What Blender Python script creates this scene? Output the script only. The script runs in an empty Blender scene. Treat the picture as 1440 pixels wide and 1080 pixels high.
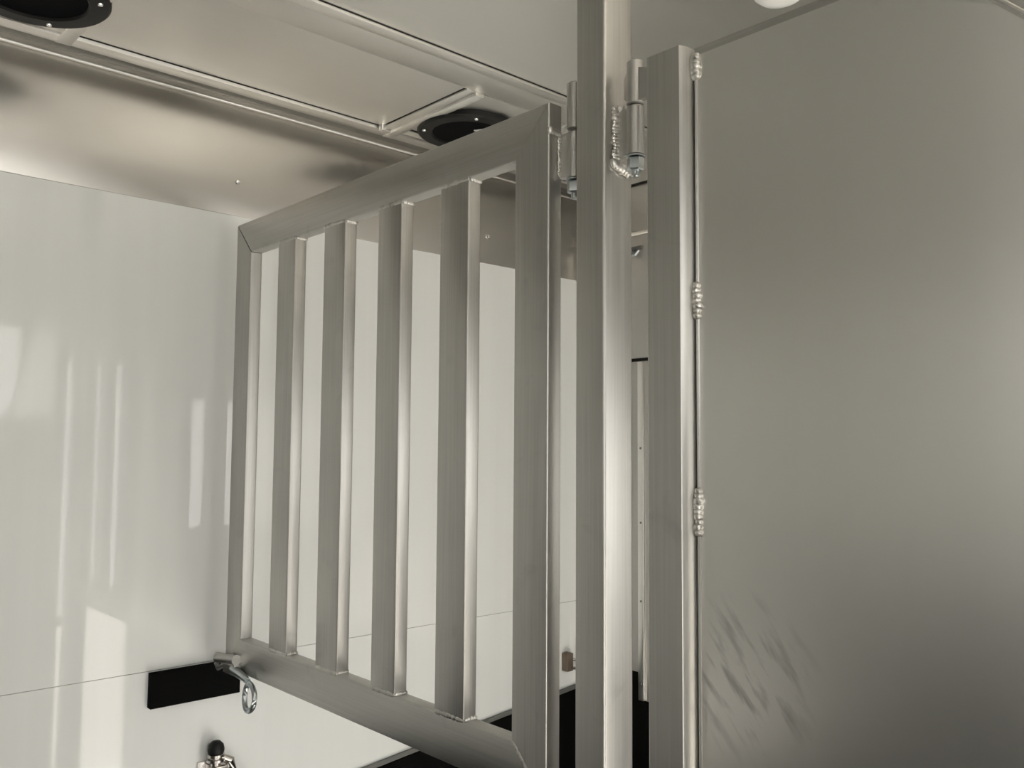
import bpy, bmesh, math, random
from mathutils import Vector, Matrix
random.seed(7)
S = 0.85            # metres per layout unit
FZ = -1.667         # floor height in layout units, eye = 0
scn = bpy.context.scene
COL = scn.collection

# ------------------------------------------------------------------ camera
f_px, yaw, pit, rol = 1239.12, math.radians(47.48332), math.radians(3.91612), math.radians(0.41187)
F = Vector((math.cos(yaw)*math.cos(pit), math.sin(yaw)*math.cos(pit), math.sin(pit)))
r0 = Vector((math.sin(yaw), -math.cos(yaw), 0)); u0 = r0.cross(F)
R_ = r0*math.cos(rol) + u0*math.sin(rol); U_ = -r0*math.sin(rol) + u0*math.cos(rol)
cam = bpy.data.cameras.new('camera'); cam_o = bpy.data.objects.new('camera', cam); COL.objects.link(cam_o)
cam.sensor_fit = 'HORIZONTAL'; cam.sensor_width = 36; cam.lens = f_px/1440*36; cam.clip_start = 0.02
m = Matrix((R_, U_, -F)).transposed().to_4x4()
m.translation = Vector((0, 0, -FZ*S))
cam_o.matrix_world = m
scn.camera = cam_o

# ------------------------------------------------------------------ world, light, exposure
w = bpy.data.worlds.new('overcast_sky'); scn.world = w; w.use_nodes = True
bg = w.node_tree.nodes['Background']
bg.inputs['Color'].default_value = (1.0, 0.985, 0.955, 1); bg.inputs['Strength'].default_value = 4.6
sun = bpy.data.lights.new('sun', 'SUN'); sun.energy = 36; sun.angle = 0.03; sun.color = (1.0, 0.96, 0.90)
sun_o = bpy.data.objects.new('sun', sun); COL.objects.link(sun_o)
sun_o.rotation_euler = Vector((-0.10, 0.68, -0.73)).to_track_quat('-Z', 'Y').to_euler()   # high sun on the door side: its beams end on the floor
scn.view_settings.view_transform = 'Standard'; scn.view_settings.look = 'None'
scn.view_settings.gamma = 1; scn.view_settings.use_curve_mapping = False
scn.view_settings.exposure = -0.2
scn.cycles.use_denoising = True
scn.cycles.diffuse_bounces = 8; scn.cycles.glossy_bounces = 6; scn.cycles.max_bounces = 12
scn.cycles.sample_clamp_indirect = 6

# ------------------------------------------------------------------ materials
def new_mat(name):
    mt = bpy.data.materials.new(name); mt.use_nodes = True
    return mt, mt.node_tree.nodes, mt.node_tree.links, mt.node_tree.nodes['Principled BSDF']

def simple(name, col, rough=0.5, metal=0.0, spec=0.5):
    mt, n, l, b = new_mat(name)
    b.inputs['Base Color'].default_value = (*col, 1); b.inputs['Roughness'].default_value = rough
    b.inputs['Metallic'].default_value = metal; b.inputs['Specular IOR Level'].default_value = spec
    return mt

def aluminium(name, lo, hi, rlo, rhi, grain=(60, 60, 1.2), blot=3.5, bump=0.02, smudge=0.25, metal=1.0, ramp=(0.36, 0.64), detail=5):
    """mill-finish aluminium: drawn grain along one axis, cloudy wear, faint handling marks"""
    mt, n, l, b = new_mat(name)
    tc = n.new('ShaderNodeTexCoord')
    mp = n.new('ShaderNodeMapping'); mp.inputs['Scale'].default_value = grain
    l.new(tc.outputs['Object'], mp.inputs['Vector'])
    g = n.new('ShaderNodeTexNoise'); g.inputs['Scale'].default_value = 4; g.inputs['Detail'].default_value = detail
    l.new(mp.outputs['Vector'], g.inputs['Vector'])
    c = n.new('ShaderNodeTexNoise'); c.inputs['Scale'].default_value = blot; c.inputs['Detail'].default_value = detail-1
    l.new(tc.outputs['Object'], c.inputs['Vector'])
    sm = n.new('ShaderNodeTexNoise'); sm.inputs['Scale'].default_value = 14; sm.inputs['Detail'].default_value = 6
    sm.inputs['Distortion'].default_value = 1.2
    l.new(tc.outputs['Object'], sm.inputs['Vector'])
    smr = n.new('ShaderNodeMapRange'); smr.inputs['From Min'].default_value = 0.62; smr.inputs['From Max'].default_value = 0.78
    smr.inputs['To Min'].default_value = 0; smr.inputs['To Max'].default_value = smudge
    l.new(sm.outputs['Fac'], smr.inputs['Value'])
    mixf = n.new('ShaderNodeMath'); mixf.operation = 'MULTIPLY_ADD'; mixf.inputs[1].default_value = 0.5
    hal = n.new('ShaderNodeMath'); hal.operation = 'MULTIPLY'; hal.inputs[1].default_value = 0.5
    l.new(c.outputs['Fac'], hal.inputs[0]); l.new(g.outputs['Fac'], mixf.inputs[0]); l.new(hal.outputs[0], mixf.inputs[2])
    cr = n.new('ShaderNodeValToRGB'); cr.color_ramp.elements[0].position = ramp[0]; cr.color_ramp.elements[1].position = ramp[1]
    cr.color_ramp.elements[0].color = (*lo, 1); cr.color_ramp.elements[1].color = (*hi, 1)
    l.new(mixf.outputs[0], cr.inputs['Fac'])
    dk = n.new('ShaderNodeMix'); dk.data_type = 'RGBA'; dk.inputs['B'].default_value = (lo[0]*0.45, lo[1]*0.45, lo[2]*0.45, 1)
    l.new(smr.outputs['Result'], dk.inputs['Factor']); l.new(cr.outputs['Color'], dk.inputs['A'])
    l.new(dk.outputs['Result'], b.inputs['Base Color'])
    rr = n.new('ShaderNodeMapRange'); rr.inputs['From Min'].default_value = ramp[0]; rr.inputs['From Max'].default_value = ramp[1]
    rr.inputs['To Min'].default_value = rlo; rr.inputs['To Max'].default_value = rhi
    l.new(mixf.outputs[0], rr.inputs['Value']); l.new(rr.outputs['Result'], b.inputs['Roughness'])
    b.inputs['Metallic'].default_value = metal
    if bump:
        bp = n.new('ShaderNodeBump'); bp.inputs['Strength'].default_value = bump; bp.inputs['Distance'].default_value = 0.002
        l.new(g.outputs['Fac'], bp.inputs['Height']); l.new(bp.outputs['Normal'], b.inputs['Normal'])
    return mt

M_TUBE_V = aluminium('drawn_aluminium_upright', (0.42, 0.412, 0.39), (0.52, 0.512, 0.487), 0.36, 0.46, (70, 70, 1.0), 3.5, 0.006, 0.2)
M_TUBE_H = aluminium('drawn_aluminium_rail', (0.42, 0.412, 0.39), (0.52, 0.512, 0.487), 0.36, 0.46, (70, 1.0, 70), 3.5, 0.006, 0.2)
M_SHEET = aluminium('mill_sheet_aluminium', (0.74, 0.73, 0.695), (0.77, 0.76, 0.725), 0.30, 0.33, (.6, 6, 0.3), 1.6, 0, 0, 1.0, (.2, .8), 2)
M_STRIP = aluminium('header_sheet_aluminium', (0.58, 0.56, 0.525), (0.61, 0.59, 0.555), 0.29, 0.31, (1.2, .6, .6), 1.6, 0, 0, 1.0, (.1, .9), 1)
def scuff(mt, centre, radius):
    n, l = mt.node_tree.nodes, mt.node_tree.links
    b = n['Principled BSDF']; src = b.inputs['Base Color'].links[0].from_socket
    tc = n.new('ShaderNodeTexCoord'); mp = n.new('ShaderNodeMapping'); mp.vector_type = 'TEXTURE'
    mp.inputs['Rotation'].default_value = (math.radians(52), 0, 0); mp.inputs['Scale'].default_value = (1, 1/9, 1/50)
    l.new(tc.outputs['Object'], mp.inputs['Vector'])
    g = n.new('ShaderNodeTexNoise'); g.inputs['Scale'].default_value = 1.6; g.inputs['Detail'].default_value = 5
    l.new(mp.outputs['Vector'], g.inputs['Vector'])
    r = n.new('ShaderNodeMapRange'); r.inputs['From Min'].default_value = .5; r.inputs['From Max'].default_value = .72
    l.new(g.outputs['Fac'], r.inputs['Value'])
    d = n.new('ShaderNodeVectorMath'); d.operation = 'DISTANCE'; d.inputs[1].default_value = centre
    l.new(tc.outputs['Object'], d.inputs[0])
    k = n.new('ShaderNodeMapRange'); k.inputs['From Min'].default_value = radius; k.inputs['From Max'].default_value = radius*.3
    k.inputs['To Min'].default_value = 0; k.inputs['To Max'].default_value = .75
    l.new(d.outputs['Value'], k.inputs['Value'])
    m_ = n.new('ShaderNodeMath'); m_.operation = 'MULTIPLY'; l.new(r.outputs['Result'], m_.inputs[0]); l.new(k.outputs['Result'], m_.inputs[1])
    x = n.new('ShaderNodeMix'); x.data_type = 'RGBA'; x.inputs['B'].default_value = (.17, .17, .165, 1)
    l.new(m_.outputs[0], x.inputs['Factor']); l.new(src, x.inputs['A']); l.new(x.outputs['Result'], b.inputs['Base Color'])
scuff(M_SHEET, (0.012, -0.115, 0.935), 0.10)
M_CEIL = aluminium('ceiling_sheet_aluminium', (0.70, 0.69, 0.655), (0.75, 0.74, 0.705), 0.36, 0.42, (.5, 4, 4), 1.6, 0, 0, 1.0, (.1, .9), 2)
M_TRIM = aluminium('trim_aluminium', (0.76, 0.745, 0.71), (0.86, 0.845, 0.81), 0.3, 0.42, (1, 60, 60), 3.0, 0.01, 0.1)
M_WELD = aluminium('weld_aluminium', (0.46, 0.45, 0.42), (0.68, 0.665, 0.63), 0.34, 0.52, (20, 20, 20), 30, 0.1, 0.6)
M_ZINC = simple('zinc_plated_steel', (0.46, 0.50, 0.51), 0.3, 1.0)
M_HARD = simple('bright_hardware_steel', (0.55, 0.52, 0.49), 0.25, 1.0)
M_SCREW = simple('chrome_screw', (0.85, 0.85, 0.85), 0.15, 1.0)
M_BLACK = simple('black_rubber_mat', (0.004, 0.004, 0.004), 0.9, 0, 0.06)
M_GASKET = simple('dark_sealant', (0.02, 0.018, 0.015), 0.8)
M_PLAST = simple('black_speaker_plastic', (0.008, 0.008, 0.0075), 0.5, 0, 0.25)
M_CONE = simple('black_speaker_cone', (0.002, 0.002, 0.0025), 0.8, 0, 0.1)
M_BADGE = simple('silver_badge', (0.75, 0.75, 0.75), 0.3, 0.0)
M_LENS = simple('white_lamp_lens', (0.85, 0.85, 0.82), 0.3)
M_DARK = simple('added_dark_ramp', (0.05, 0.05, 0.05), 0.7)
M_FLOOR = simple('worn_floor_plank', (0.72, 0.71, 0.69), 0.6, 0.0)
M_GREY = simple('grey_shade_strip_and_fittings', (0.14, 0.14, 0.13), 0.5)  # grey of the painted shade strip; also screws and a bracket plate
M_CONC = simple('pale_concrete', (0.45, 0.43, 0.40), 0.9)
M_BULK = aluminium('bulkhead_sheet_aluminium', (0.46, 0.45, 0.43), (0.50, 0.49, 0.47), 0.34, 0.4, (4, 4, .5), 1.6, 0, 0)
M_RUST = simple('brown_bracket_steel', (0.22, 0.17, 0.13), 0.5, 0.6)

def white_panel():
    mt, n, l, b = new_mat('white_gloss_wall_liner')
    tc = n.new('ShaderNodeTexCoord'); mp = n.new('ShaderNodeMapping'); mp.inputs['Scale'].default_value = (14, 1, 0.3)
    l.new(tc.outputs['Object'], mp.inputs['Vector'])
    g = n.new('ShaderNodeTexNoise'); g.inputs['Scale'].default_value = 2.0; g.inputs['Detail'].default_value = 3
    l.new(mp.outputs['Vector'], g.inputs['Vector'])
    cr = n.new('ShaderNodeValToRGB'); cr.color_ramp.elements[0].color = (0.71, 0.72, 0.70, 1); cr.color_ramp.elements[1].color = (0.76, 0.77, 0.75, 1)
    l.new(g.outputs['Fac'], cr.inputs['Fac']); l.new(cr.outputs['Color'], b.inputs['Base Color'])
    b.inputs['Roughness'].default_value = 0.045; b.inputs['IOR'].default_value = 1.5
    bp = n.new('ShaderNodeBump'); bp.inputs['Strength'].default_value = 0.008; bp.inputs['Distance'].default_value = 0.003
    l.new(g.outputs['Fac'], bp.inputs['Height']); l.new(bp.outputs['Normal'], b.inputs['Normal'])
    return mt
M_WHITE = white_panel()

# ------------------------------------------------------------------ mesh helpers (layout units in, metres out)
def P(x, y, z): return Vector((x*S, y*S, (z-FZ)*S))

class MB:
    def __init__(s): s.bm = bmesh.new()
    def _merge(s, b2):
        me = bpy.data.meshes.new('tmp'); b2.to_mesh(me); s.bm.from_mesh(me); bpy.data.meshes.remove(me); b2.free()
    def box(s, x0, x1, y0, y1, z0, z1, bev=0.0, seg=2):
        return s.prism([(x0, y0), (x1, y0), (x1, y1), (x0, y1)], z0, z1, 'z', bev, seg)
    def prism(s, pts, a, b, axis='z', bev=0.0, seg=2, only=None):
        """polygon extruded from a to b along an axis; pts in the other two axes (x,y)/(x,z)/(y,z)"""
        bm = bmesh.new()
        def v(p, t):
            return bm.verts.new(P(p[0], p[1], t) if axis == 'z' else P(p[0], t, p[1]) if axis == 'y' else P(t, p[0], p[1]))
        lo = [v(p, a) for p in pts]; hi = [v(p, b) for p in pts]; n = len(pts)
        bm.faces.new(lo[::-1]); bm.faces.new(hi)
        for i in range(n): bm.faces.new((lo[i], lo[(i+1) % n], hi[(i+1) % n], hi[i]))
        bmesh.ops.recalc_face_normals(bm, faces=bm.faces)
        ed = list(bm.edges)
        if only is not None:
            ed = [e for e in ed for i in only if set(e.verts) in ({lo[i], lo[(i+1) % n]}, {hi[i], hi[(i+1) % n]})]
        if bev: bmesh.ops.bevel(bm, geom=ed, offset=bev*S, segments=seg, profile=0.5, affect='EDGES', clamp_overlap=True)
        s._merge(bm); return s
    def tube(s, pts, r, n=12, closed=False):
        bm = bmesh.new(); pts = [P(*p) for p in pts]; k = len(pts); rings = []
        for i, p in enumerate(pts):
            a = pts[(i-1) % k] if (closed or i > 0) else p; c = pts[(i+1) % k] if (closed or i < k-1) else p
            t = (c-a).normalized(); q = t.to_track_quat('Z', 'Y')
            ri = (r[i] if isinstance(r, (list, tuple)) else r)*S
            rings.append([bm.verts.new(p + q @ Vector((math.cos(2*math.pi*j/n)*ri, math.sin(2*math.pi*j/n)*ri, 0))) for j in range(n)])
        for i in range(k if closed else k-1):
            A, B = rings[i], rings[(i+1) % k]
            for j in range(n): bm.faces.new((A[j], A[(j+1) % n], B[(j+1) % n], B[j]))
        if not closed: bm.faces.new(rings[0][::-1]); bm.faces.new(rings[-1])
        bmesh.ops.recalc_face_normals(bm, faces=bm.faces); s._merge(bm); return s
    def lathe(s, c, prof, axis='z', n=40, cap=True):
        """profile [(radius, height)] turned about an axis through c"""
        bm = bmesh.new(); rings = []
        for (r, h) in prof:
            ring = []
            for j in range(n):
                a = 2*math.pi*j/n; u, v_ = math.cos(a)*r, math.sin(a)*r
                d = (u, v_, h) if axis == 'z' else (u, h, v_) if axis == 'y' else (h, u, v_)
                ring.append(bm.verts.new(P(c[0]+d[0], c[1]+d[1], c[2]+d[2])))
            rings.append(ring)
        for A, B in zip(rings, rings[1:]):
            for j in range(n): bm.faces.new((A[j], A[(j+1) % n], B[(j+1) % n], B[j]))
        if cap: bm.faces.new(rings[0][::-1]); bm.faces.new(rings[-1])
        bmesh.ops.recalc_face_normals(bm, faces=bm.faces); s._merge(bm); return s
    def blob(s, c, rx, ry, rz, jit=0.15, sub=2):
        bm = bmesh.new(); bmesh.ops.create_icosphere(bm, subdivisions=sub, radius=1)
        for v in bm.verts:
            k = 1+random.uniform(-jit, jit)
            v.co = P(c[0]+v.co.x*rx*k, c[1]+v.co.y*ry*k, c[2]+v.co.z*rz*k)
        s._merge(bm); return s
    def bead(s, a, b, r, step=0.55, flat=(1, 1, 1)):
        """stack-of-coins weld bead from a to b"""
        a, b = Vector(a), Vector(b); n = max(2, int((b-a).length/(r*step))+1)
        for i in range(n):
            p = a.lerp(b, i/(n-1)); q = r*random.uniform(0.8, 1.15)
            s.blob((p.x+random.uniform(-.1, .1)*r, p.y+random.uniform(-.1, .1)*r, p.z), q*flat[0], q*flat[1], q*flat[2], 0.08, 2)
        return s
    def build(s, name, mat, parent=None, smooth=35):
        me = bpy.data.meshes.new(name)
        if parent is not None and parent.type == 'EMPTY' or (parent is not None and parent.get('_org') is not None):
            pass
        org = Vector((0, 0, 0)); q = parent
        while q is not None:
            org += q.location; q = q.parent
        bmesh.ops.translate(s.bm, verts=s.bm.verts, vec=-org)
        s.bm.to_mesh(me); s.bm.free()
        me.materials.append(mat)
        for p in me.polygons: p.use_smooth = True
        try: me.set_sharp_from_angle(angle=math.radians(smooth))
        except Exception: pass
        o = bpy.data.objects.new(name, me); COL.objects.link(o)
        if parent is not None: o.parent = parent
        return o

def thing(name, label, cat, loc, group=None):
    o = bpy.data.objects.new(name, None); COL.objects.link(o); o.location = P(*loc); o.empty_display_size = 0.05
    o['label'] = label; o['category'] = cat
    if group: o['group'] = group
    return o
def tag(o, label, cat, group=None):
    o['label'] = label; o['category'] = cat
    if group: o['group'] = group
    return o
def struct(o, label=None):
    o['kind'] = 'structure'
    if label: o['label'] = label
    return o
def shell(name, label, loc=(0, 0, FZ)):
    o = bpy.data.objects.new(name, None); COL.objects.link(o); o.location = P(*loc); o.empty_display_size = 0.05
    return struct(o, label)

XR, XF, YL, YR, ZC = -1.6, 2.35, 2.2, -0.4, 0.9

# ------------------------------------------------------------------ room shell
struct(MB().box(-6, 7, -7, 5.5, FZ-0.4, FZ-0.3).build('ground', M_CONC), 'pale concrete ground outside the trailer')
struct(MB().box(XR-.05, XF+.05, YR-.05, YL+.05, FZ-.05, FZ).build('floor', M_FLOOR), 'worn grey aluminium plank trailer floor')

struct(MB().box(XR, 1.0, YR, YL, FZ, FZ+.012, .003).build('floor_mat', M_BLACK), 'black rubber mat on the floor this side of the gate')
# left wall: two white liner panels with a butt seam, an aluminium header strip above, a black mat below
wl = shell('wall_left', 'glossy white trailer wall behind the barred gate with aluminium strip above', (0, YL, FZ))
SEAM = -0.556
MB().box(XR, XF, YL, YL+.05, SEAM+.0006, .62).build('wall_panel', M_WHITE, wl)
MB().box(XR, XF, YL, YL+.05, -1.0, SEAM-.0006).build('wall_panel', M_WHITE, wl)
MB().box(XR, XF, YL+.012, YL+.04, -1.1, .7).build('wall_backing', M_GASKET, wl)
MB().box(XR, XF, YL-.004, YL+.05, .6005, .93, .0012).build('header_strip', M_STRIP, wl)['label'] = 'bare aluminium strip along the top of the white wall'
for x in (1.0161, 1.9, .1):
    MB().lathe((x, YL-.004, .6907), [(.0075, 0), (.0072, -.002), (.005, -.005), (.001, -.006)], 'y', 16).build('rivet', M_SCREW, wl)

def matz(x): return -0.937+0.09*(x-1.5)
bl = shell('baseboard_left', 'black rubber mat lining the bottom of the left wall', (0, YL, FZ))
MB().prism([(XR, FZ), (XF, FZ), (XF, matz(XF)), (XR, matz(XR))], YL-.012, YL, 'y', .002).build('rubber_mat', M_BLACK, bl)
MB().prism([(XR, matz(XR)), (XF, matz(XF)), (XF, matz(XF)+.016), (XR, matz(XR)+.016)], YL-.010, YL-.0005, 'y', .004).build('shade_strip', M_GREY, bl)  # grey strip standing in for the soft wall shadow above the mat

# right wall with its side door, two windows and a narrow tack door (all beyond the frame, seen in reflections)
OPEN = [(-.44, .34, FZ, .576), (.6, 1.15, .1, .576), (1.28, 1.70, FZ, .42), (1.86, 2.32, -.48, .25)]
b = MB(); xs = XR
for (a, c, z0, z1) in OPEN:
    b.box(xs, a, YR-.05, YR, FZ, ZC+.03)
    if z0 > FZ: b.box(a, c, YR-.05, YR, FZ, z0)
    b.box(a, c, YR-.05, YR, z1, ZC+.03); xs = c
b.box(xs, XF, YR-.05, YR, FZ, ZC+.03)
struct(b.build('wall_right', M_WHITE), 'white right trailer wall with openings, behind the solid door')
for i, (a, c, z0, z1) in enumerate(OPEN):
    b = MB(); t = .02
    b.box(a, a+t, YR-.055, YR+.008, z0, z1).box(c-t, c, YR-.055, YR+.008, z0, z1).box(a+t, c-t, YR-.055, YR+.008, z1-t, z1)
    if z0 > FZ: b.box(a+t, c-t, YR-.055, YR+.008, z0, z0+t)
    struct(b.build('door_%d' % (i//2+1) if z0 <= FZ else 'window_%d' % (i//2+1), M_TRIM), 'aluminium frame of an opening in the right wall')

# rear wall: dark ramp added to darken the solid door's reflection, doors above
wr = shell('wall_rear', 'closed rear of the trailer: unseen dark ramp added below for reflections, white doors above', (XR, 0, FZ))
MB().box(XR-.05, XR, YR, YL, FZ, -.55).build('ramp', M_DARK, wr)
y0, y1, z0, z1 = .05, .66, .08, .54  # unseen opening added to throw more light onto the solid door's sheet
b = MB().box(XR-.05, XR, YR, y0, -.55, .62).box(XR-.05, XR, y1, .895, -.55, .62)
b.box(XR-.05, XR, y0, y1, -.55, z0).box(XR-.05, XR, y0, y1, z1, .62).build('upper_door', M_WHITE, wr)
b = MB().box(XR-.055, XR+.01, y0-.01, y0+.01, z0-.01, z1+.01).box(XR-.055, XR+.01, y1-.01, y1+.01, z0-.01, z1+.01)
struct(b.box(XR-.055, XR+.01, y0+.01, y1-.01, z0-.01, z0+.01).box(XR-.055, XR+.01, y0+.01, y1-.01, z1-.01, z1+.01).build('window_3', M_TRIM), 'unseen opening added in the rear door to brighten the solid door')
MB().box(XR-.05, XR, .905, YL, -.55, .62).build('upper_door', M_WHITE, wr)
MB().box(XR-.05, XR, YR, YL, .62, ZC+.03).build('header', M_STRIP, wr)

# front bulkhead
wf = shell('wall_front', 'front bulkhead with aluminium header, glimpsed beside the post', (XF, 1, FZ))
MB().box(XF, XF+.05, YR, YL, .735, .93).build('header_panel', M_BULK, wf)
MB().box(XF-.012, XF, YR, YL, .722, .735, .002).build('header_trim', M_TRIM, wf)
MB().box(XF, XF+.05, YR, YL, .298, .733).build('bulkhead_panel', M_BULK, wf)
MB().box(XF+.01, XF+.05, YR, YL, .286, .298).build('door_gap', M_GASKET, wf)
MB().box(XF, XF+.05, YR, 1.908, FZ, -.846).build('rubber_mat', M_BLACK, wf)
MB().box(XF, XF+.05, YR, 1.908, -.846, .286).build('bulkhead_panel', M_BULK, wf)
MB().box(XF-.01, XF, 1.897, 1.9205, -.846, .284, .002).build('door_jamb', M_TRIM, wf)
MB().box(XF, XF+.05, 1.908, YL, -.757, .286).build('bulkhead_panel', M_BULK, wf)
MB().box(XF, XF+.05, 1.908, YL, FZ, -.757).build('rubber_mat', M_BLACK, wf)
for z in (-.01, -.26, -.52, -.79):
    MB().lathe((XF-.01, 1.9065, z), [(.004, 0), (.003, -.003), (.0005, -.004)], 'x', 10).build('screw', M_GREY, wf)
struct(MB().box(XF-.016, XF-.002, YL-.028, YL-.004, -.85, .69, .003).build('trim_1', M_TRIM), 'light corner strip where the left wall meets the bulkhead')

# ------------------------------------------------------------------ ceiling
ce = shell('ceiling', 'aluminium trailer ceiling of framed panels', (0, 1, ZC))
MB().box(XR, XF, YR-.05, 1.546, ZC, ZC+.03).build('ceiling_sheet', M_CEIL, ce)
MB().box(XR, XF, 1.54, YL+.05, ZC+.03, ZC+.06).build('ceiling_deck', M_STRIP, ce)
MB().box(XR, XF, 1.5458, 1.5502, ZC-.001, ZC+.03).build('seam', M_GASKET, ce)
MB().box(XR, XF, 1.5502, 1.583, ZC-.008, ZC+.03, .0015).build('rail', M_TRIM, ce)
MB().box(XR, XF, 1.584, 1.690, ZC+.001, ZC+.03, .0015).build('rail', M_CEIL, ce)
MB().box(XR, XF, 2.070, 2.112, ZC-.006, ZC+.03, .0015).build('flange', M_TRIM, ce)
MB().box(XR, XF, 2.112, 2.20, ZC+.016, ZC+.03).build('channel', M_TUBE_H, ce)
MB().tube([(XR, 2.191, ZC-.001), (XF, 2.191, ZC-.001)], .0048, 12).build('edge_bead', M_TRIM, ce)
def ceil_panel(x0, x1, y0=1.695, y1=2.065):
    MB().box(x0+.005, x1-.005, y0, y1, ZC+.004, ZC+.028).build('ceiling_panel', M_CEIL, ce)
    b = MB()
    b.box(x0, x1, y1+.0003, y1+.0047, ZC+.003, ZC+.03)
    if y1-y0 < .34: b.box(x0, x1, y0-.0047, y0-.0003, ZC+.003, ZC+.03)
    else: MB().box(x0, x1, y0-.005, y0, ZC+.003, ZC+.028).build('filler_strip', M_CEIL, ce)
    b.box(x0, x0+.0047, y0, y1, ZC+.003, ZC+.03).box(x1-.0047, x1, y0, y1, ZC+.003, ZC+.03)
    b.build('panel_seam', M_GASKET, ce)
def cross(x0, x1):
    mid = x0+(x1-x0)*.5
    MB().box(x0, mid, 1.691, 2.069, ZC-.001, ZC+.03, .001).build('cross_member', M_CEIL, ce)
    MB().box(mid, x1, 1.691, 2.111, ZC-.0075, ZC+.029, .0015).build('cross_lip', M_TRIM, ce)
ceil_panel(-1.5, .14); cross(.14, .2)
ceil_panel(.2, .505, 1.725, 2.03); cross(.505, .57)
ceil_panel(.57, 1.388); cross(1.388, 1.446)
ceil_panel(1.446, 1.75, 1.722, 2.032); cross(1.75, 1.81)
ceil_panel(1.81, 2.34)
for (x0, x1) in ((.2, .505), (1.446, 1.75)):   # fillers beside the narrower speaker panels
    MB().box(x0, x1, 1.691, 1.717, ZC, ZC+.03).build('filler_strip', M_CEIL, ce)
    MB().box(x0, x1, 2.037, 2.069, ZC, ZC+.03).build('filler_strip', M_CEIL, ce)
MB().box(1.372, 1.388, 2.048, 2.066, ZC-.014, ZC+.01, .002).build('corner_clip', M_TRIM, ce)

# ------------------------------------------------------------------ ceiling speakers
def speaker(cx, cy, label):
    t = thing('ceiling_speaker', label, 'speaker', (cx, cy, ZC+.003), 'round black ceiling speakers')
    MB().lathe((cx, cy, ZC), [(.143, .003), (.143, -.009), (.138, -.014), (.104, -.015), (.100, -.011), (.099, .003)], 'z', 56, False).build('trim_ring', M_PLAST, t)
    MB().lathe((cx, cy, ZC), [(.101, -.009), (.092, -.002), (.05, .024), (.028, .028)], 'z', 48, True).build('cone', M_CONE, t)
    MB().lathe((cx, cy, ZC), [(.028, .027), (.024, .014), (.012, .008), (.001, .006)], 'z', 24, False).build('dust_cap', M_CONE, t)
    for k in range(4):
        a = math.radians(152+90*k); x, y = cx+.124*math.cos(a), cy+.124*math.sin(a)
        MB().lathe((x, y, ZC-.014), [(.006, 0), (.005, -.003), (.001, -.0045)], 'z', 12).build('screw', M_SCREW, t)
    b = MB().box(-.03, .03, -.004, .004, -.002, 0)
    bm = b.bm; a = math.radians(118)
    for v in bm.verts:
        x, y, z = v.co.x/S, v.co.y/S, v.co.z/S+FZ
        v.co = P(cx+.012+x*math.cos(a)-y*math.sin(a), cy-.06+x*math.sin(a)+y*math.cos(a), ZC-.012+z)
    MB_b = MB(); MB_b.bm.free(); MB_b.bm = bm
    MB_b.build('badge', M_BADGE, t)
    return t
speaker(1.572, 1.912, 'round black ceiling speaker half hidden behind the top rail of the barred gate')
speaker(.442, 1.905, 'round black ceiling speaker cut by the top left corner of the picture')

# ------------------------------------------------------------------ dome lamp
t = thing('dome_lamp', 'small white round ceiling lamp above the top edge of the solid door', 'lamp', (1.508, .878, ZC))
MB().lathe((1.508, .878, ZC), [(.058, 0), (.058, -.006), (.052, -.010)], 'z', 40).build('base', M_TRIM, t)
MB().lathe((1.508, .878, ZC), [(.052, -.009), (.05, -.018), (.04, -.027), (.02, -.032), (.002, -.033)], 'z', 40).build('lens', M_LENS, t)

# ------------------------------------------------------------------ centre post
PY0, PY1, PX0, PX1 = .884, .9455, 1.0, 1.067
t_post = thing('centre_post', 'square aluminium post standing between the barred gate and the solid door', 'post', ((PX0+PX1)/2, (PY0+PY1)/2, FZ))
MB().box(PX0, PX1, PY0, PY1, FZ, ZC, .0055, 4).build('shaft', M_TUBE_V, t_post)

HR = .0135
def knuckle(x, y, z0, z1, parent, name='hinge_knuckle'):
    return MB().lathe((x, y, 0), [(HR-.003, z0), (HR, z0+.002), (HR, z1-.003), (HR-.003, z1)], 'z', 28).build(name, M_TUBE_V, parent)
def bolt(x, y, z, parent):
    b = MB().lathe((x, y, 0), [(.0145, z), (.0145, z-.002)], 'z', 24)
    b.lathe((x, y, 0), [(.0115, z-.003), (.013, z-.005), (.013, z-.021), (.011, z-.023)], 'z', 6)
    b.lathe((x, y, 0), [(.006, z-.022), (.006, z-.031), (.004, z-.033)], 'z', 14)
    return b.build('hinge_bolt', M_ZINC, parent)

# hinge halves fixed to the post
LX, LY = 1.040, .9845      # gate side barrel
RX, RY = 1.030, .8475      # door side barrel
for zt in (.600, -.535):
    knuckle(LX, LY, zt-.080, zt, t_post)
    MB().box(LX-.006, LX+.006, PY1-.002, LY, zt-.078, zt-.004, .001).build('hinge_leaf', M_TUBE_V, t_post)
for zt in (.594, -.62):
    knuckle(RX, RY, zt-.153, zt-.0745, t_post)
    MB().box(RX-.006, RX+.006, RY, PY0+.002, zt-.150, zt-.078, .001).build('hinge_leaf', M_TUBE_V, t_post)
    b = MB().bead((RX-.006, PY0-.003, zt-.072), (RX-.006, PY0-.003, zt-.150), .0085, .6, (1.1, .6, .6))
    b.bead((RX-.010, PY0-.002, zt-.158), (RX+.02, PY0-.004, zt-.168), .009, .7, (1, .7, 1))
    b.blob((RX+.004, PY0-.006, zt-.070), .011, .009, .008)
    b.build('weld_bead', M_WELD, t_post)
    bolt(RX, RY, zt-.153, t_post)

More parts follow.
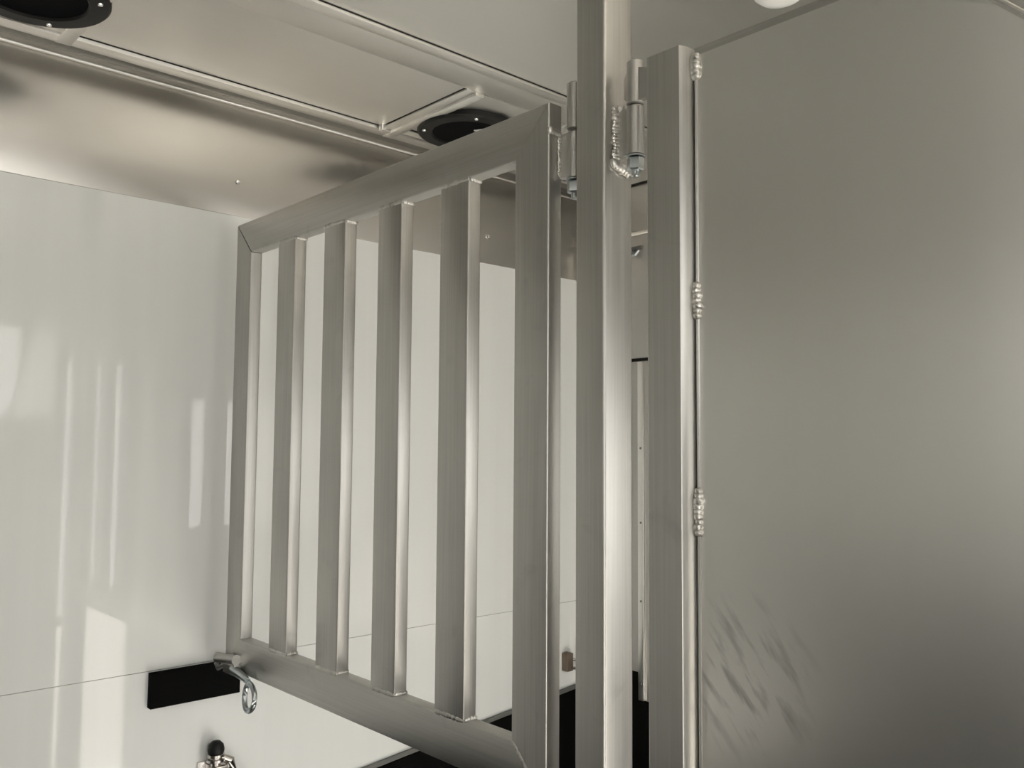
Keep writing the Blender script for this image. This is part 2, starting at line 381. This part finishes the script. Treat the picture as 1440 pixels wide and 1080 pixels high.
# ------------------------------------------------------------------ barred gate
GX0, GX1, GY0, GY1, GZ0, GZ1, TW = 1.0, 1.031, 1.0054, 2.153, -.5635, .5632, .0815
t_gate = thing('barred_gate', 'aluminium gate with four upright flat bars hung left of the post', 'gate', ((GX0+GX1)/2, (GY0+GY1)/2, GZ0))
BV = .003
gap = .0002; gpl = .0032
MB().prism([(GY0+gap, GZ1), (GY1-gpl, GZ1), (GY1-TW-gpl, GZ1-TW), (GY0+TW+gap, GZ1-TW)], GX0, GX1, 'x', BV, 3, (0, 2)).build('top_rail', M_TUBE_H, t_gate)
MB().prism([(GY0+gap, GZ0), (GY1-gap, GZ0), (GY1-TW-gap, GZ0+TW), (GY0+TW+gap, GZ0+TW)], GX0, GX1, 'x', BV, 3, (0, 2)).build('bottom_rail', M_TUBE_H, t_gate)
MB().prism([(GY0, GZ0+gap), (GY0, GZ1-gap), (GY0+TW, GZ1-TW-gap), (GY0+TW, GZ0+TW+gap)], GX0, GX1, 'x', BV, 3, (0, 2)).build('stile', M_TUBE_V, t_gate)
MB().prism([(GY1, GZ0+gap), (GY1, GZ1-.001), (GY1-TW, GZ1-TW-.001), (GY1-TW, GZ0+TW+gap)], GX0, GX1, 'x', BV, 3, (0, 2)).build('stile', M_TUBE_V, t_gate)
BARS = [(1.2102, 1.2935), (1.4184, 1.5003), (1.6267, 1.7140), (1.8447, 1.9270)]
for (y0, y1) in BARS:
    MB().box(GX0, GX1-.001, y0, y1, GZ0+TW+.001, GZ1-TW-.001, BV, 3).build('bar', M_TUBE_V, t_gate)
    for z, sg in ((GZ1-TW, -1), (GZ0+TW, 1)):
        b = MB().bead((GX0+.001, y0+.004, z+sg*.001), (GX0+.001, y1-.004, z+sg*.001), .0048, .6, (.45, 1.2, 1))
        b.bead((GX0+.006, y0-.001, z+sg*.002), (GX1-.004, y0-.001, z+sg*.002), .0045, .6, (1, .8, 1))
        b.build('weld_bead', M_WELD, t_gate)
def mitre_bead(ya, za, yb, zb, x):
    MB().bead((x, ya, za), (x, yb, zb), .004, .6, (.25, 1, 1)).build('weld_bead', M_WELD, t_gate)
mitre_bead(GY0+.012, GZ0+.012, GY0+TW-.004, GZ0+TW-.004, GX0)
MB().bead((GX0+.004, GY0+TW+.002, GZ1-TW), (GX1-.004, GY0+TW+.002, GZ1-TW), .005, .6).build('weld_bead', M_WELD, t_gate)
# gate hinge halves
for zt in (.600, -.535):
    knuckle(LX, LY, zt-.163, zt-.0825, t_gate)
    MB().box(LX-.014, LX-.003, LY, GY0+.003, zt-.160, zt-.086, .001).build('hinge_leaf', M_TUBE_V, t_gate)
    b = MB().bead((LX-.016, GY0-.002, zt-.086), (LX-.016, GY0-.002, zt-.155), .005, .6, (1, .5, .7))
    b.bead((GX0+.004, GY0-.001, zt-.083), (GX0+.022, GY0-.001, zt-.086), .006, .7, (1, .7, 1))
    b.build('weld_bead', M_WELD, t_gate)
    bolt(LX, LY, zt-.163, t_gate)
# latch barrel at the free lower corner, with a hanging snap ring
b = MB()
b.tube([(GX0-.010, GY1-.085, GZ0+.033), (GX0-.010, GY1+.020, GZ0+.020)], .0125, 16)
b.tube([(GX0-.008, GY1-.02, GZ0+.012), (GX0-.012, GY1+.012, GZ0-.004), (GX0-.012, GY1+.024, GZ0+.006), (GX0-.010, GY1+.022, GZ0+.020)], .006, 10)
b.box(GX0-.016, GX0+.002, GY1-.085, GY1-.02, GZ0-.006, GZ0+.022, .003)
b.build('latch_barrel', M_TUBE_H, t_gate)
b = MB(); cy, cz = GY1-.158, GZ0-.040
ring = []
for k in range(20):
    a = 2*math.pi*k/20
    ring.append((GX0-.012+.004*math.sin(a), cy+(.030 if math.cos(a) < 0 else .020)*math.cos(a)+.004*math.sin(a), cz+.030*math.sin(a)))
b.tube(ring, .0066, 10, True)
b.tube([(GX0-.010, GY1-.07, GZ0+.008), (GX0-.011, GY1-.150, GZ0-.004)], [.012, .008], 12)
b.build('snap_ring', M_ZINC, t_gate)

# ------------------------------------------------------------------ solid door on the right of the post
DX0, DX1, DY1, DZ1, DZ0 = .983, 1.012, .7895, .5615, -1.40
DYe = -.33
t_door = thing('solid_door', 'sheet aluminium swing door with welded edge tube right of the post', 'door', ((DX0+DX1)/2, DY1, DZ0))
DW = .0590
arc = [(DX0, DY1-DW), (DX0+.0015, DY1-DW-.0015), (DX0+.012, DY1-DW-.0046), (DX0+.020, DY1-DW-.0054), (DX0+.026, DY1-DW-.0058)]
MB().prism([(DX0, DY1-.003)]+arc+[(DX1, DY1-DW-.006), (DX1, DY1), (DX0+.003, DY1)], DZ0, DZ1, 'z').build('stile', M_TUBE_V, t_door)
ch = .395      # where the sloped upper corner starts
out = [(DY1-DW-.0072, DZ0+.01), (DY1-DW-.0072, .5515), (ch, .5515), (ch-.40, .5515-.40), (DYe, -.02), (DYe, DZ0+.01)]
MB().prism(out, DX1-.002, DX1+.004, 'x').build('sheet', M_SHEET, t_door)
MB().box(DX1+.0045, DX1+.022, ch, DY1-DW, .5415, .567, .002).build('top_rail', M_TUBE_H, t_door)
MB().box(DX1, DX1+.003, DY1-DW-.0072, DY1-DW-.004, DZ0+.02, .55).build('edge_gap', M_GASKET, t_door)
MB().tube([(DX1-.002, DY1-DW-.0098, DZ0+.02), (DX1-.002, DY1-DW-.0098, .545)], .0026, 8).build('edge_seam', M_TUBE_V, t_door)
MB().tube([(DX1-.003, ch, .5515), (DX1-.003, ch-.40, .1515), (DX1-.003, DYe, -.02)], .004, 10).build('edge_binding', M_TUBE_H, t_door)
b = MB().bead((DX1-.004, DY1-DW-.009, .548), (DX1-.003, DY1-DW-.010, .522), .009, .6, (.7, .9, .8)); b.build('weld_bead', M_WELD, t_door)
b = MB().bead((DX1-.003, DY1-DW-.009, .222), (DX1-.003, DY1-DW-.010, .180), .0085, .75, (.8, .9, .8)); b.build('weld_bead', M_WELD, t_door)
b = MB().bead((DX1-.003, DY1-DW-.009, -.062), (DX1-.003, DY1-DW-.010, -.118), .0085, .75, (.8, .9, .8)); b.build('weld_bead', M_WELD, t_door)
for zt in (.594, -.62):
    knuckle(RX, RY, zt-.0735, zt-.004, t_door)
    MB().prism([(RY+.017, zt-.062), (RY+.017, zt-.030), (RY+.008, zt-.012), (DY1-.01, zt-.036), (DY1-.01, zt-.07), (RY+.008, zt-.07)], RX-.007, RX+.003, 'x', .001).build('hinge_leaf', M_TUBE_V, t_door)
    MB().box(DX1-.004, RX+.003, DY1-.012, DY1-.002, zt-.07, zt-.036).build('hinge_leaf', M_TUBE_V, t_door)

# ------------------------------------------------------------------ small wall fittings
tag(MB().box(.8265, 1.055, YL-.022, YL-.0005, -.6425, -.5585, .002).build('rubber_bumper', M_BLACK), 'flat black rubber bumper strip on the white wall beside the gate latch', 'bumper')

t = thing('wall_latch', 'steel spring latch with black rubber cap low on the white wall', 'latch', (1.0, YL-.0005, -.86))
MB().box(.955, 1.035, YL-.006, YL-.0005, -.92, -.80, .002).build('back_plate', M_HARD, t)
MB().lathe((.990, YL-.032, 0), [(.019, -.776), (.0205, -.772), (.0205, -.766), (.018, -.756), (.010, -.748), (.001, -.746)], 'z', 24).build('rubber_cap', M_PLAST, t)
b = MB().lathe((.990, YL-.032, 0), [(.022, -.784), (.022, -.778), (.018, -.776)], 'z', 24)
b.lathe((.990, YL-.032, 0), [(.013, -.90), (.013, -.797), (.023, -.796), (.023, -.790), (.016, -.789), (.016, -.784)], 'z', 24)
b.build('plunger', M_HARD, t)
b = MB().box(.975, 1.015, YL-.052, YL-.005, -.900, -.806, .004)
b.tube([(1.005, YL-.035, -.790), (1.024, YL-.045, -.798), (1.032, YL-.045, -.830), (1.03, YL-.03, -.90)], .010, 12)
b.build('latch_body', M_HARD, t)
MB().tube([(1.02, YL-.04, -.822), (1.055, YL-.05, -.842), (1.085, YL-.05, -.850)], .006, 12).build('handle', M_HARD, t)

t = thing('corner_bracket', 'small brown latch bracket at the far wall, seen between gate and post', 'bracket', (2.285, YL-.0005, -.77))
MB().box(2.262, 2.292, YL-.03, YL-.0005, -.790, -.728, .003).build('plate', M_RUST, t)
MB().tube([(2.29, YL-.02, -.752), (2.318, YL-.03, -.757), (2.325, YL-.03, -.775), (2.312, YL-.025, -.785), (2.29, YL-.02, -.782)], .005, 10).build('hook', M_HARD, t)

t = thing('bulkhead_bracket', 'small hook bracket on the bulkhead, seen between post and solid door', 'bracket', (XF-.0005, 1.925, .655))
MB().box(XF-.006, XF-.0005, 1.906, 1.96, .672, .686, .001).build('plate', M_GREY, t)
MB().tube([(XF-.012, 1.95, .676), (XF-.02, 1.935, .652), (XF-.02, 1.92, .652), (XF-.012, 1.912, .668)], .006, 10).build('hook', M_ZINC, t)
